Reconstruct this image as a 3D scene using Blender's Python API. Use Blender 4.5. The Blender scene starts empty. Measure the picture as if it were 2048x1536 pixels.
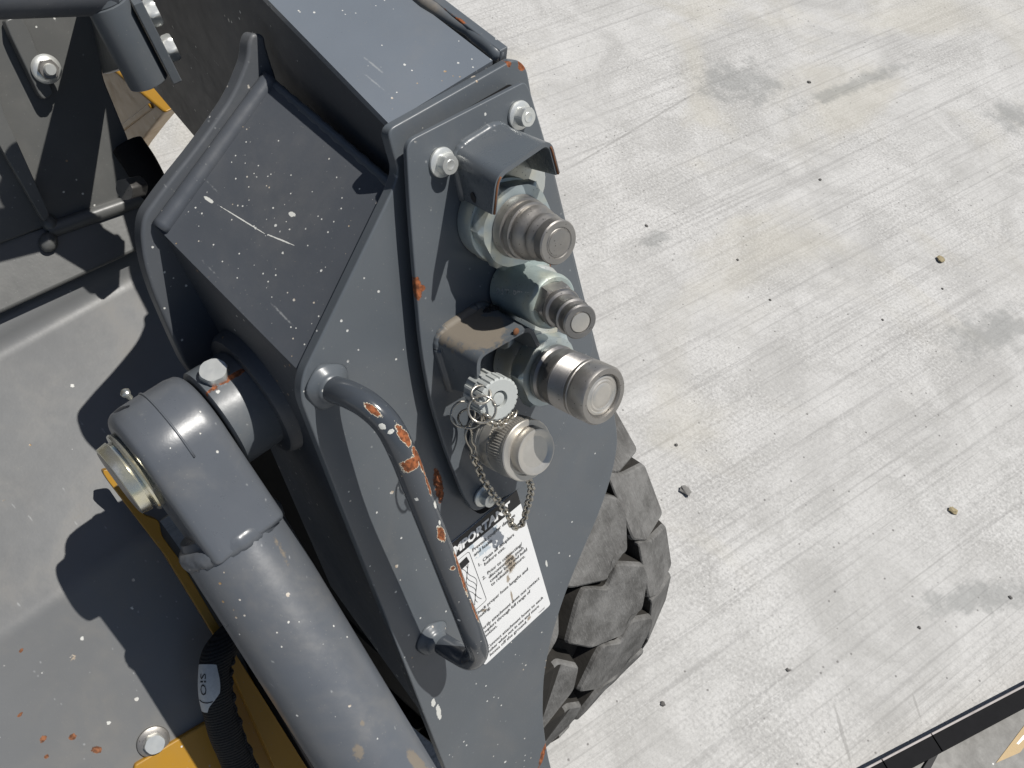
import bpy, bmesh, math, random
import numpy as np
from mathutils import Vector, Matrix, Euler

random.seed(7)
SC = bpy.context.scene
COL = SC.collection
R_ = math.radians

# ------------------------------------------------------------------ camera
# world: x = machine forward, y = machine lateral, z = up (metres)
F = 1800.0                                    # focal length for a 2048 px wide frame
def _nz(a):
    a = np.array(a, float); return a / np.linalg.norm(a)
_lat = _nz((3019, -2274, F))
_v = _nz((.27, 1, -(_lat[0] * .27 + _lat[1]) / _lat[2]))
_n = -np.cross(_lat, _v)
TH = R_(25)                                   # lean of the arm's front plate
_up = -_v * math.cos(TH) + _n * math.sin(TH)
_fw = _n * math.cos(TH) + _v * math.sin(TH)
M = np.array([_fw, _lat, _up])
PLATE0 = np.array([0, 0, .95])
CAM = PLATE0 - M @ (np.array([(1000 - 1024) / F, (700 - 768) / F, 1]) * .72)
NP = M @ _n; VP = M @ _v; LP = np.array([0, 1.0, 0]); FW = np.array([1.0, 0, 0]); UP = np.array([0, 0, 1.0])

cam = bpy.data.cameras.new('camera'); co = bpy.data.objects.new('camera', cam); COL.objects.link(co)
cam.sensor_width = 36; cam.lens = 36 * F / 2048; cam.clip_start = .02; cam.clip_end = 300
mw = Matrix.Identity(4)
for i in range(3):
    mw[i][0] = M[i, 0]; mw[i][1] = -M[i, 1]; mw[i][2] = -M[i, 2]; mw[i][3] = CAM[i]
co.matrix_world = mw
SC.camera = co

# ------------------------------------------------------------------ light
SUN = _nz((-.226, -.340, -.913))              # direction the light travels
world = bpy.data.worlds.new('World'); SC.world = world; world.use_nodes = True
nt = world.node_tree; nt.nodes.clear()
sky = nt.nodes.new('ShaderNodeTexSky'); sky.sky_type = 'NISHITA'; sky.sun_disc = False
sky.sun_elevation = math.asin(-SUN[2]); sky.sun_rotation = math.atan2(-SUN[0], -SUN[1])
bg = nt.nodes.new('ShaderNodeBackground'); bg.inputs[1].default_value = .055
wo = nt.nodes.new('ShaderNodeOutputWorld')
nt.links.new(sky.outputs[0], bg.inputs[0]); nt.links.new(bg.outputs[0], wo.inputs[0])
sun = bpy.data.lights.new('sun', 'SUN'); sun.energy = 4.7; sun.angle = R_(.5); sun.color = (1, .965, .91)
so = bpy.data.objects.new('sun', sun); COL.objects.link(so)
so.rotation_euler = Vector(SUN).to_track_quat('-Z', 'Y').to_euler(); so.location = (2, 2, 5)
vs = SC.view_settings
vs.view_transform = 'Standard'; vs.look = 'None'; vs.exposure = 0; vs.gamma = 1; vs.use_curve_mapping = False

SC.cycles.max_bounces = 5; SC.cycles.diffuse_bounces = 3; SC.cycles.glossy_bounces = 3; SC.cycles.transmission_bounces = 0

# ------------------------------------------------------------------ construction planes
def on(px, py, p0, n):
    d = M @ np.array([(px - 1024) / F, (py - 768) / F, 1])
    return CAM + d * (np.dot(np.asarray(p0) - CAM, n) / np.dot(d, n))
def PL(px, py, h=0.0):                        # on the front plate's plane, h metres proud of it
    return on(px, py, PLATE0 + NP * h, NP)
def LT(px, py, lat):                          # on a fore-and-aft plane
    return on(px, py, (0, lat, 0), LP)
def GR(px, py, z=0.0):
    return on(px, py, (0, 0, z), UP)

# ------------------------------------------------------------------ node helper
class NB:
    def __init__(s, name):
        s.m = bpy.data.materials.new(name); s.m.use_nodes = True
        s.t = s.m.node_tree; s.t.nodes.clear()
        s.out = s.t.nodes.new('ShaderNodeOutputMaterial')
        s.b = s.t.nodes.new('ShaderNodeBsdfPrincipled')
        s.t.links.new(s.b.outputs[0], s.out.inputs[0])
        s.pos = s.t.nodes.new('ShaderNodeNewGeometry').outputs['Position']
    def put(s, sock, v):
        if hasattr(v, 'links') or isinstance(v, bpy.types.NodeSocket): s.t.links.new(v, sock)
        elif v is not None:
            try: sock.default_value = v
            except Exception: sock.default_value = tuple(v) + (1,)
    def math(s, op, a, b=None, c=None, clamp=False):
        n = s.t.nodes.new('ShaderNodeMath'); n.operation = op; n.use_clamp = clamp
        s.put(n.inputs[0], a)
        if b is not None: s.put(n.inputs[1], b)
        if c is not None: s.put(n.inputs[2], c)
        return n.outputs[0]
    def map(s, vec, scale=(1, 1, 1), rot=(0, 0, 0), loc=(0, 0, 0), kind='POINT'):
        n = s.t.nodes.new('ShaderNodeMapping'); n.vector_type = kind
        s.put(n.inputs[0], vec); n.inputs[1].default_value = loc; n.inputs[2].default_value = rot; n.inputs[3].default_value = scale
        return n.outputs[0]
    def noise(s, vec=None, scale=5, detail=4, rough=.55, dist=0):
        n = s.t.nodes.new('ShaderNodeTexNoise'); s.put(n.inputs['Vector'], s.pos if vec is None else vec)
        n.inputs['Scale'].default_value = scale; n.inputs['Detail'].default_value = detail
        n.inputs['Roughness'].default_value = rough; n.inputs['Distortion'].default_value = dist
        return n.outputs[0]
    def voro(s, vec=None, scale=50, feature='F1', rnd=1):
        n = s.t.nodes.new('ShaderNodeTexVoronoi'); n.feature = feature
        s.put(n.inputs['Vector'], s.pos if vec is None else vec); n.inputs['Scale'].default_value = scale
        n.inputs['Randomness'].default_value = rnd
        return n
    def ramp(s, v, a, b, lo=0, hi=1):
        n = s.t.nodes.new('ShaderNodeMapRange'); n.interpolation_type = 'SMOOTHSTEP'
        s.put(n.inputs[0], v); n.inputs[1].default_value = a; n.inputs[2].default_value = b
        n.inputs[3].default_value = lo; n.inputs[4].default_value = hi
        return n.outputs[0]
    def mix(s, f, a, b):
        n = s.t.nodes.new('ShaderNodeMix'); n.data_type = 'RGBA'
        s.put(n.inputs[0], f); s.put(n.inputs[6], a); s.put(n.inputs[7], b)
        return n.outputs[2]
    def bump(s, h, strength=.2, dist=.001, normal=None):
        n = s.t.nodes.new('ShaderNodeBump'); n.inputs['Strength'].default_value = strength; n.inputs['Distance'].default_value = dist
        s.put(n.inputs['Height'], h)
        if normal is not None: s.put(n.inputs['Normal'], normal)
        return n.outputs[0]
    def spots(s, sp, warp=.9, wscale=160):
        """highest value over a list of oval spots: 1 in the middle, 0 on the ragged rim"""
        w = s.math('MULTIPLY', s.math('SUBTRACT', s.noise(scale=wscale * 1.3, detail=5, rough=.7), .5), warp * 1.9)
        cur = None
        for (c, mat, rad) in sp:
            q = s.map(s.pos, scale=rad, rot=mat.to_euler(), loc=c, kind='TEXTURE')
            ln = s.t.nodes.new('ShaderNodeVectorMath'); ln.operation = 'LENGTH'; s.put(ln.inputs[0], q)
            v = s.math('SUBTRACT', 1.0, ln.outputs['Value'])
            cur = v if cur is None else s.math('MAXIMUM', cur, v)
        return s.math('ADD', cur, w)
    def done(s, col, rough=.5, metal=0, normal=None, spec=.5, **kw):
        s.put(s.b.inputs['Base Color'], col); s.put(s.b.inputs['Roughness'], rough); s.put(s.b.inputs['Metallic'], metal)
        s.b.inputs['Specular IOR Level'].default_value = spec
        if normal is not None: s.put(s.b.inputs['Normal'], normal)
        for k, v in kw.items(): s.put(s.b.inputs[k], v)
        return s.m

def spot(a, b, width, h=0.0, plane=None, deep=.012):
    """an oval wear spot between two photograph points on a plane"""
    f = plane or (lambda x, y: PL(x, y, h))
    p, q = f(*a), f(*b)
    d = q - p; L = np.linalg.norm(d)
    n = NP if plane is None else _nz(np.cross(f(a[0], a[1] + 50) - p, f(a[0] + 50, a[1]) - p))
    x = d / L; y = np.cross(n, x); y /= np.linalg.norm(y)
    mat = Matrix(((x[0], y[0], n[0]), (x[1], y[1], n[1]), (x[2], y[2], n[2])))
    return (tuple((p + q) / 2), mat, (L / 2 * 1.25 + 1e-4, width / 2 * 1.25, deep))

CREAM = (.62, .56, .44); RUST = (.24, .075, .025)
def paint(name, base, rough=.34, chip=.5, dust=.2, dustcol=(.19, .18, .165), rust=(), white=(), cscale=62, rcol=RUST, bump=.25, edge=True, mud=(), grime=.5):
    k = NB(name)
    big = k.noise(scale=7, detail=3, rough=.6)
    col = k.mix(big, tuple(c * .78 for c in base), tuple(c * 1.2 for c in base))
    fine = k.noise(scale=70, detail=5, rough=.7)
    dz = k.noise(k.map(k.pos, scale=(1, 1, 1)), scale=11, detail=5, rough=.62, dist=.6)
    df = k.math('MULTIPLY', k.ramp(dz, .42, .8), k.ramp(fine, .25, .75, .35, 1))
    df = k.math('MULTIPLY', df, dust)
    col = k.mix(df, col, dustcol)
    # faint overall speckle of grit
    g = k.voro(scale=430); gm = k.math('MULTIPLY', k.ramp(g.outputs['Distance'], .12, .26, 1, 0), k.ramp(k.math('FRACT', k.math('MULTIPLY', g.outputs['Color'], 7.3)), .88, .93))
    col = k.mix(k.math('MULTIPLY', gm, grime), col, (.2, .2, .19))
    # flecks of bare primer
    clump = k.noise(scale=9, detail=3)
    wob = k.noise(scale=420, detail=3)
    cm = None
    for sc_, th_, r_ in ((cscale, .78, .12), (cscale * 2.3, .78, .17)):
        vv = k.voro(scale=sc_)
        rnd = k.math('FRACT', k.math('MULTIPLY', vv.outputs['Color'], 3.7))
        rnd = k.math('ADD', rnd, k.math('MULTIPLY', k.math('SUBTRACT', clump, .5), 1.3))
        sel = k.ramp(rnd, th_ + (1 - chip) * .25, th_ + (1 - chip) * .25 + .02)
        dd = k.math('ADD', vv.outputs['Distance'], k.math('MULTIPLY', k.math('SUBTRACT', wob, .5), .2))
        mm = k.math('MULTIPLY', sel, k.ramp(dd, r_ * .7, r_, 1, 0))
        cm = mm if cm is None else k.math('MAXIMUM', cm, mm)
    for rr_, tt_ in (((.4, .9, .3), .80), ((1.3, .2, 1.1), .83)):
        sv_ = k.voro(k.map(k.pos, rot=rr_, scale=(1, 14, 14)), scale=11)
        srn = k.math('FRACT', k.math('MULTIPLY', sv_.outputs['Color'], 5.3))
        sm_ = k.math('MULTIPLY', k.ramp(srn, tt_ + .12, tt_ + .13), k.ramp(k.math('ADD', sv_.outputs['Distance'], k.math('MULTIPLY', k.math('SUBTRACT', wob, .5), .3)), .03, .16, .55, 0))
        col = k.mix(sm_, col, (.34, .35, .35))
    ctone = k.noise(scale=35, detail=1)
    col = k.mix(cm, col, k.mix(k.ramp(ctone, .5, .72), (.6, .6, .57), (.33, .22, .11)))
    rgh = k.math('ADD', k.math('ADD', rough, k.math('MULTIPLY', k.math('SUBTRACT', fine, .5), .2)), k.math('MULTIPLY', df, .5))
    hgt = k.math('MULTIPLY', cm, -1)
    met = 0
    if white:
        wv = k.spots(white, .7, 260); wm = k.ramp(wv, 0, .06)
        col = k.mix(wm, col, (.62, .62, .58))
    if mud:
        wv = k.spots(mud, .8, 90); wm = k.ramp(wv, 0, .25, 0, .75)
        col = k.mix(wm, col, (.2, .165, .12)); rgh = k.math('MAXIMUM', rgh, k.math('MULTIPLY', wm, .9))
    if rust:
        rv = k.spots(rust)
        em = k.ramp(rv, 0, .05); rm = k.ramp(rv, .09 if edge else 0, .15 if edge else .15)
        if edge: col = k.mix(em, col, CREAM)
        rn = k.noise(scale=300, detail=5)
        col = k.mix(rm, col, k.mix(k.ramp(rn, .35, .7), tuple(c * .45 for c in rcol), tuple(c * 1.5 for c in rcol)))
        rgh = k.math('MAXIMUM', rgh, k.math('MULTIPLY', em, .85))
        hgt = k.math('SUBTRACT', hgt, k.math('MULTIPLY', rm, 1.0))
    peel = k.noise(scale=330, detail=2)
    nrm = k.bump(hgt, .5, .0004)
    nrm = k.bump(peel, bump * .35, .0006, nrm)
    nrm = k.bump(k.noise(scale=28, detail=2), bump * .25, .004, nrm)
    return k.done(col, rgh, met, nrm)

def metal(name, base, rough=.35, var=.3, tint=None, speck=0, aniso=None, grain=500, rust=(), bump=.12, mt=.85):
    k = NB(name)
    a = k.noise(scale=60, detail=6, rough=.65)
    col = k.mix(a, tuple(c * (1 - var) for c in base), tuple(min(1, c * (1 + var)) for c in base))
    if tint: col = k.mix(k.ramp(k.noise(scale=42, detail=2), .4, .68), col, tint)
    rgh = k.math('ADD', rough, k.math('MULTIPLY', k.math('SUBTRACT', k.noise(scale=130, detail=5), .5), .35))
    if speck:
        v = k.voro(scale=520); sm = k.math('MULTIPLY', k.ramp(v.outputs['Distance'], .15, .3, 1, 0), k.ramp(k.math('FRACT', k.math('MULTIPLY', v.outputs['Color'], 5.1)), 1 - speck, 1 - speck + .05))
        col = k.mix(sm, col, tuple(c * .35 for c in base))
    met = mt
    if rust:
        rv = k.spots(rust); rm = k.ramp(rv, 0, .12)
        col = k.mix(rm, col, k.mix(k.noise(scale=320), (.09, .03, .012), (.34, .12, .045))); met = k.math('SUBTRACT', 1.0, rm)
        rgh = k.math('MAXIMUM', rgh, rm)
    nrm = k.bump(k.noise(scale=grain, detail=3), bump, .0006)
    return k.done(col, rgh, met, nrm)

def plain(name, col, rough=.6, var=.15, scale=60, bump=.2, grain=300, bd=.0006, metal=0, **kw):
    k = NB(name)
    c = k.mix(k.noise(scale=scale, detail=6, rough=.65), tuple(x * (1 - var) for x in col), tuple(x * (1 + var) for x in col))
    return k.done(c, rough, metal, k.bump(k.noise(scale=grain, detail=4), bump, bd), **kw)

# ------------------------------------------------------------------ mesh helpers
def V(a): return Vector((float(a[0]), float(a[1]), float(a[2])))

def link(name, bm, mat, parent=None, smooth=False, bevel=0, seg=2, kind=None, solid=0, angle=32, sub=0):
    bmesh.ops.recalc_face_normals(bm, faces=bm.faces)
    me = bpy.data.meshes.new(name); bm.to_mesh(me); bm.free()
    o = bpy.data.objects.new(name, me); COL.objects.link(o)
    me.materials.append(mat)
    if solid:
        md = o.modifiers.new('solid', 'SOLIDIFY'); md.thickness = solid; md.offset = 0
    if smooth or bevel:
        for p in me.polygons: p.use_smooth = True
    if solid and smooth:
        md = o.modifiers.new('split', 'EDGE_SPLIT'); md.split_angle = R_(35)
    if sub:
        md = o.modifiers.new('sub', 'SUBSURF'); md.levels = sub; md.render_levels = sub
    if bevel:
        md = o.modifiers.new('bevel', 'BEVEL'); md.width = bevel; md.segments = seg; md.limit_method = 'ANGLE'; md.angle_limit = R_(angle)
        md.harden_normals = True
    elif smooth and smooth != 'all':
        me.set_sharp_from_angle(angle=R_(38))
    if parent is not None:
        o.parent = parent; o.matrix_parent_inverse = parent.matrix_world.inverted()
    if kind: o['kind'] = kind
    return o

def thing(name, loc, label, cat, group=None):
    e = bpy.data.objects.new(name, None); COL.objects.link(e); e.empty_display_size = .05
    e.matrix_world = Matrix.Translation(V(loc))
    e['label'] = label; e['category'] = cat
    if group: e['group'] = group
    return e
def tag(o, label, cat, group=None):
    o['label'] = label; o['category'] = cat
    if group: o['group'] = group
    return o

def fillet(pts, r, seg=5, closed=True):
    """round the corners of a polygon of numpy points; r number or list"""
    n = len(pts); out = []
    for i in range(n):
        ri = r[i] if isinstance(r, (list, tuple)) else r
        p = pts[i]
        if ri <= 0 or (not closed and i in (0, n - 1)): out.append(p); continue
        a, b = pts[i - 1] - p, pts[(i + 1) % n] - p
        la, lb = np.linalg.norm(a), np.linalg.norm(b)
        d = min(ri, la * .48, lb * .48)
        s, e = p + a / la * d, p + b / lb * d
        for k in range(seg + 1):
            t = k / seg
            out.append(s * (1 - t) ** 2 + p * 2 * t * (1 - t) + e * t * t)
    return out

def prism(pts, depth, bm=None):
    """solid between outline pts and pts+depth (vector)"""
    bm = bm or bmesh.new()
    a = [bm.verts.new(V(p)) for p in pts]; b = [bm.verts.new(V(np.asarray(p) + depth)) for p in pts]
    n = len(pts)
    bm.faces.new(a); bm.faces.new(b[::-1])
    for i in range(n): bm.faces.new((a[i], b[i], b[(i + 1) % n], a[(i + 1) % n]))
    return bm

def frame_of(axis):
    z = _nz(axis); h = UP if abs(z[2]) < .9 else FW
    x = _nz(np.cross(h, z)); return x, np.cross(z, x), z

def polar(origin, axis, rings, seg=48, rot=0.0, bm=None, caps=True):
    """surface of rings [(h, r or r(theta))] about an axis"""
    bm = bm or bmesh.new(); x, y, z = frame_of(axis); o = np.asarray(origin, float)
    rows = []
    for (h, r) in rings:
        row = []
        for i in range(seg):
            t = 2 * math.pi * i / seg + rot
            rr = r(t - rot) if callable(r) else r
            row.append(bm.verts.new(V(o + z * h + (x * math.cos(t) + y * math.sin(t)) * rr)))
        rows.append(row)
    for a, b in zip(rows, rows[1:]):
        for i in range(seg): bm.faces.new((a[i], a[(i + 1) % seg], b[(i + 1) % seg], b[i]))
    if caps:
        bm.faces.new(rows[0][::-1]); bm.faces.new(rows[-1])
    return bm

def hexr(ap):                                  # hexagon radius for apothem
    return lambda t: ap / math.cos(((t + math.pi / 6) % (math.pi / 3)) - math.pi / 6)
def hexnut(origin, axis, h0, h1, ap, rot=0.0, seg=48, ch=.0016):
    hx = hexr(ap); c = ap * 1.03
    cap = lambda t: min(hx(t), c)
    return polar(origin, axis, [(h0, cap), (h0 + ch, hx), (h1 - ch, hx), (h1, cap)], seg, rot)

def smooth_path(pts, n=8):
    P = [np.asarray(p, float) for p in pts]; P = [2 * P[0] - P[1]] + P + [2 * P[-1] - P[-2]]
    out = []
    for i in range(1, len(P) - 2):
        for k in range(n):
            t = k / n; a, b, c, d = P[i - 1:i + 3]
            out.append(.5 * (2 * b + (c - a) * t + (2 * a - 5 * b + 4 * c - d) * t * t + (3 * b - a - 3 * c + d) * t ** 3))
    out.append(P[-2]); return out

def tube(path, r, seg=20, bm=None, caps=True, closed=False):
    bm = bm or bmesh.new(); n = len(path); path = [np.asarray(p, float) for p in path]
    tang = []
    for i in range(n):
        a = path[(i - 1) % n if closed else max(0, i - 1)]; b = path[(i + 1) % n if closed else min(n - 1, i + 1)]
        tang.append(_nz(b - a))
    x = frame_of(tang[0])[0]; rows = []
    for i in range(n):
        x = _nz(x - tang[i] * np.dot(x, tang[i])); y = np.cross(tang[i], x)
        rr = r(i / (n - 1)) if callable(r) else r
        rows.append([bm.verts.new(V(path[i] + (x * math.cos(2 * math.pi * k / seg) + y * math.sin(2 * math.pi * k / seg)) * rr)) for k in range(seg)])
    rng = range(n if closed else n - 1)
    for i in rng:
        a, b = rows[i], rows[(i + 1) % n]
        for k in range(seg): bm.faces.new((a[k], a[(k + 1) % seg], b[(k + 1) % seg], b[k]))
    if caps and not closed: bm.faces.new(rows[0][::-1]); bm.faces.new(rows[-1])
    return bm

def weld(name, a, b, r, mat, parent, flat=1.0, amp=.25, n=None):
    """a rippled weld bead between two points"""
    a, b = np.asarray(a, float), np.asarray(b, float); L = np.linalg.norm(b - a); n = n or max(12, int(L / .0045))
    rs = [r * (1 + amp * (.5 * math.sin(i * 1.9) + random.uniform(-.5, .5))) for i in range(n + 1)]
    path = [a + (b - a) * i / n for i in range(n + 1)]
    return link(name, tube(path, lambda t: rs[min(n, int(t * n + .5))], 10), mat, parent, smooth='all')

# ------------------------------------------------------------------ materials
hI = .0145
_pa, _pb, _pc = PL(607, 748, -.011), PL(790, 372, -.011), PL(318, 458, -.164)
_pn = _nz(np.cross(_pb - _pa, _pc - _pa))
PANEL = lambda x, y: on(x, y, _pa, _pn)
PB = (.100, .113, .126)
m_plate = paint('plate_paint', PB, chip=.42, dust=.38, rough=.34,
    rust=[spot((1040, 122), (1048, 138), .006, 0), spot((1015, 130), (1022, 126), .0035, 0), spot((872, 945), (882, 1000), .007, 0),
          spot((1090, 1490), (1080, 1530), .006, 0)], edge=False, white=[spot((866, 1400), (868, 1412), .004, 0), spot((875, 1412), (880, 1436), .004, 0), spot((1092, 1122), (1094, 1132), .002, 0)])
m_inner = paint('coupler_plate_paint', PB, chip=.3, dust=.34, rough=.36,
    rust=[spot((840, 560), (842, 600), .006, .018), spot((845, 580), (856, 578), .005, .018), spot((1103, 522), (1105, 556), .0045, .018)], edge=False)
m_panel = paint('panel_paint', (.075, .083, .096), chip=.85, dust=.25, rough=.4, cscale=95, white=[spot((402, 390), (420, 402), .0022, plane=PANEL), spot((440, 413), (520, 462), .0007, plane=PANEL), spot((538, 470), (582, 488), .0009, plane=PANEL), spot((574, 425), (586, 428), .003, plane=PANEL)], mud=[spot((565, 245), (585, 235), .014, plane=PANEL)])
m_arm = paint('arm_paint', PB, chip=.55, dust=.3, rough=.38)
m_top = paint('arm_top_sky_sheen', (.15, .17, .195), chip=.75, dust=.2, rough=.3, cscale=110)  # arm paint lightened and blued; sky sheen is in the base colour
m_lip = paint('lip_paint', PB, chip=.5, dust=.3)
m_ridge = paint('ridge_paint', (.085, .092, .102), chip=.62, dust=.3, rough=.4)
m_hood = paint('hood_paint', PB, chip=.35, dust=.2, rough=.27)
m_hood2 = paint('dusty_hood_paint', PB, chip=.4, dust=.75, dustcol=(.23, .195, .15), rough=.3, mud=[spot((900, 670), (985, 640), .035, hI + .02, deep=.03)])
m_handle = paint('handle_paint', (.055, .063, .074), chip=.5, dust=.12, rough=.16, cscale=70, bump=.12,
    rust=[spot((742, 815), (756, 830), .004, .05), spot((792, 852), (815, 885), .0055, .058), spot((818, 890), (826, 905), .004, .058),
          spot((806, 935), (835, 915), .010, .062), spot((832, 900), (848, 945), .0035, .062), spot((846, 950), (856, 985), .003, .06), spot((872, 1052), (882, 1075), .006, .062),
          spot((896, 1130), (904, 1134), .0035, .062), spot((910, 1110), (930, 1180), .0032, .063), spot((938, 1200), (954, 1240), .0022, .062)],
    white=[spot((765, 850), (768, 858), .003, .055), spot((775, 858), (779, 862), .0035, .055), spot((862, 1000), (866, 1010), .003, .06), spot((870, 1035), (872, 1042), .002, .06)])
_cn = _nz(CAM - (CAM + (M @ np.array([(740 - 1024) / F, (1490 - 768) / F, 1])) * .72))
_cp = CAM + (M @ np.array([(740 - 1024) / F, (1490 - 768) / F, 1])) * .74
CP = lambda x, y: on(x, y, _cp, _cn)
CYL_MUD = [spot((560, 1100), (600, 1180), .006, plane=CP, deep=.12), spot((712, 1485), (722, 1520), .009, plane=CP, deep=.06), spot((722, 1442), (728, 1455), .005, plane=CP, deep=.06), spot((815, 1500), (860, 1560), .008, plane=CP, deep=.06), spot((410, 990), (500, 1010), .014, plane=CP, deep=.12), spot((450, 1250), (480, 1300), .005, plane=CP, deep=.12)]
m_cyl = paint('cylinder_paint', (.100, .110, .125), chip=.55, dust=.8, dustcol=(.17, .165, .155), rough=.3, mud=CYL_MUD)
m_frame = paint('frame_paint', (.105, .107, .104), chip=.18, dust=.5, rough=.36, dustcol=(.17, .165, .15))
m_fold = paint('lower_frame_paint', (.075, .079, .083), chip=.55, dust=.6, rough=.38, dustcol=(.2, .185, .16), cscale=34)
m_dark = paint('arm_paint_shaded', (.06, .066, .076), chip=.3, dust=.2, rough=.5)  # darker copy of the arm paint; wall shade is put into the colour
m_yellow = paint('yellow_paint', (.36, .19, .018), chip=.1, dust=.35, rough=.38, dustcol=(.24, .15, .05))
m_zinc = metal('zinc_plating', (.50, .52, .50), .45, .2, tint=(.54, .53, .45), speck=.12, mt=.5)
m_zblue = metal('blue_zinc_plating', (.43, .49, .50), .36, .25, tint=(.55, .56, .47), speck=.08, mt=.6)
m_cast = metal('cast_zinc', (.35, .41, .40), .5, .25, tint=(.46, .48, .40), speck=.12, grain=420, bump=.5, mt=.4)
m_bolt = metal('bolt_zinc', (.70, .71, .68), .36, .12, mt=.6)
m_steel = metal('coupler_steel', (.33, .315, .295), .44, .28, speck=.22, mt=.8)
m_steeld = metal('dark_coupler_steel', (.27, .26, .25), .4, .3, speck=.2)
m_nickel = metal('nickel_shell', (.56, .535, .49), .4, .16, mt=.7)
m_pin = metal('pin_chrome', (.66, .66, .60), .22, .1, tint=(.72, .68, .50))
m_chain = metal('chain_steel', (.48, .45, .39), .3, .25)
m_rustedge = plain('rust_edge', (.17, .07, .03), .9, .4, 200, .5)
m_plast = plain('grey_plastic', (.43, .45, .435), .5, .08, 80, .15)
m_black = plain('rubber_and_shade_black', (.012, .012, .013), .9, .3, spec=.15)  # rubber, and also strips and fills where only shade shows
m_void = plain('painted_deep_shadow', (.012, .012, .014), .7, .3)  # near-black that puts shade into hole and groove as colour
m_paper = None

# ================================================================== GROUND
k = NB('concrete')
ang = R_(79.8)
sv = k.map(k.pos, rot=(0, 0, -ang))
streak = k.noise(k.map(sv, scale=(1.2, 75, 1)), scale=1, detail=7, rough=.7)
streak2 = k.noise(k.map(sv, scale=(2.6, 260, 1)), scale=1, detail=4, rough=.6)
blot = k.noise(scale=6, detail=6, rough=.66, dist=.8)
fine = k.noise(scale=95, detail=6, rough=.8)
sand = k.noise(scale=330, detail=4, rough=.75)
c = k.mix(k.ramp(blot, .3, .7), (.40, .395, .38), (.53, .525, .51))
c = k.mix(k.ramp(streak, .36, .50, .42, 0), c, (.25, .245, .238))
c = k.mix(k.ramp(streak2, .33, .46, .2, 0), c, (.25, .245, .235))
gr = k.noise(scale=170, detail=3, rough=.7)
gm = k.ramp(k.noise(scale=2.3, detail=3), .36, .62, .25, 1)
c = k.mix(k.math('MULTIPLY', gm, k.ramp(gr, .33, .50, .55, 0)), c, (.24, .235, .23))
c = k.mix(k.math('MULTIPLY', gm, k.ramp(gr, .52, .66, 0, .5)), c, (.66, .655, .64))
c = k.mix(k.ramp(fine, .36, .52, .28, 0), c, (.27, .265, .26))
c = k.mix(k.ramp(sand, .30, .46, .4, 0), c, (.22, .215, .21))
c = k.mix(k.ramp(k.noise(scale=1.7, detail=4, dist=1), .50, .66, 0, .34), c, (.44, .41, .33))
dv = k.voro(scale=62); dm = k.math('MULTIPLY', k.ramp(k.math('ADD', dv.outputs['Distance'], k.math('MULTIPLY', k.math('SUBTRACT', fine, .5), .25)), .07, .17, 1, 0), k.ramp(k.math('FRACT', k.math('MULTIPLY', dv.outputs['Color'], 9.1)), .82, .86))
c = k.mix(k.math('MULTIPLY', dm, .7), c, (.12, .115, .11))
G = lambda x, y: GR(x, y)
sm = k.spots([spot((1400, 160), (1560, 165), .16, plane=G, deep=.2), spot((1600, 215), (1800, 130), .05, plane=G, deep=.2), spot((1850, 1215), (2080, 1180), .055, plane=G, deep=.2),
              spot((1990, 240), (2060, 225), .12, plane=G, deep=.2), spot((1280, 500), (1330, 470), .05, plane=G, deep=.2), spot((1900, 690), (2080, 640), .1, plane=G, deep=.2)], 1.5, 14)
c = k.mix(k.ramp(sm, -.1, .7, 0, .5), c, (.19, .195, .19))
scr = k.spots([spot((1670, 1415), (1700, 1520), .006, plane=G, deep=.2), spot((1826, 1390), (1842, 1440), .004, plane=G, deep=.2), spot((1150, 330), (1400, 180), .006, plane=G, deep=.2)], .9, 60)
c = k.mix(k.ramp(scr, 0, .3, 0, .5), c, (.25, .245, .235))
hh = k.math('ADD', k.math('MULTIPLY', streak, .8), k.math('ADD', k.math('MULTIPLY', streak2, .5), k.math('MULTIPLY', sand, .35)))
hh = k.math('SUBTRACT', hh, k.math('MULTIPLY', dm, .6))
m_con = k.done(c, .9, 0, k.bump(hh, .35, .004), spec=.25)
bm = bmesh.new(); S = 60
bm.faces.new([bm.verts.new((x, y, 0)) for x, y in ((-S, -S), (S, -S), (S, S), (-S, S))])
g = link('ground', bm, m_con); g['kind'] = 'structure'; g['label'] = 'pale broom-finished concrete yard'

# ================================================================== LOADER ARM
arm = thing('loader_arm', PL(700, 1500, -.02), 'dark grey steel loader arm end with hydraulic couplers and grab handle', 'loader arm')
t_plate = .010
outl = [(775, 260), (1032, 116), (1054, 134), (1064, 190), (1110, 345), (1160, 555), (1196, 700), (1228, 810), (1238, 888), (1222, 960), (1196, 1035), (1160, 1115),
        (1128, 1195), (1102, 1280), (1088, 1355), (1086, 1435), (1094, 1500), (1106, 1550), (895, 1550), (601, 800), (604, 752), (786, 378), (797, 342), (784, 300)]
rr = [.008, .007, .006, 0, 0, 0, 0, .02, .02, .02, .02, .02, .02, .02, .02, .02, .02, 0, 0, .012, .010, .012, .01, .01]
pts = fillet([PL(x, y) for x, y in outl], rr, 5)
plate = link('front_plate', prism(pts, -NP * t_plate), m_plate, arm, bevel=.0016, seg=3)

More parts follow.
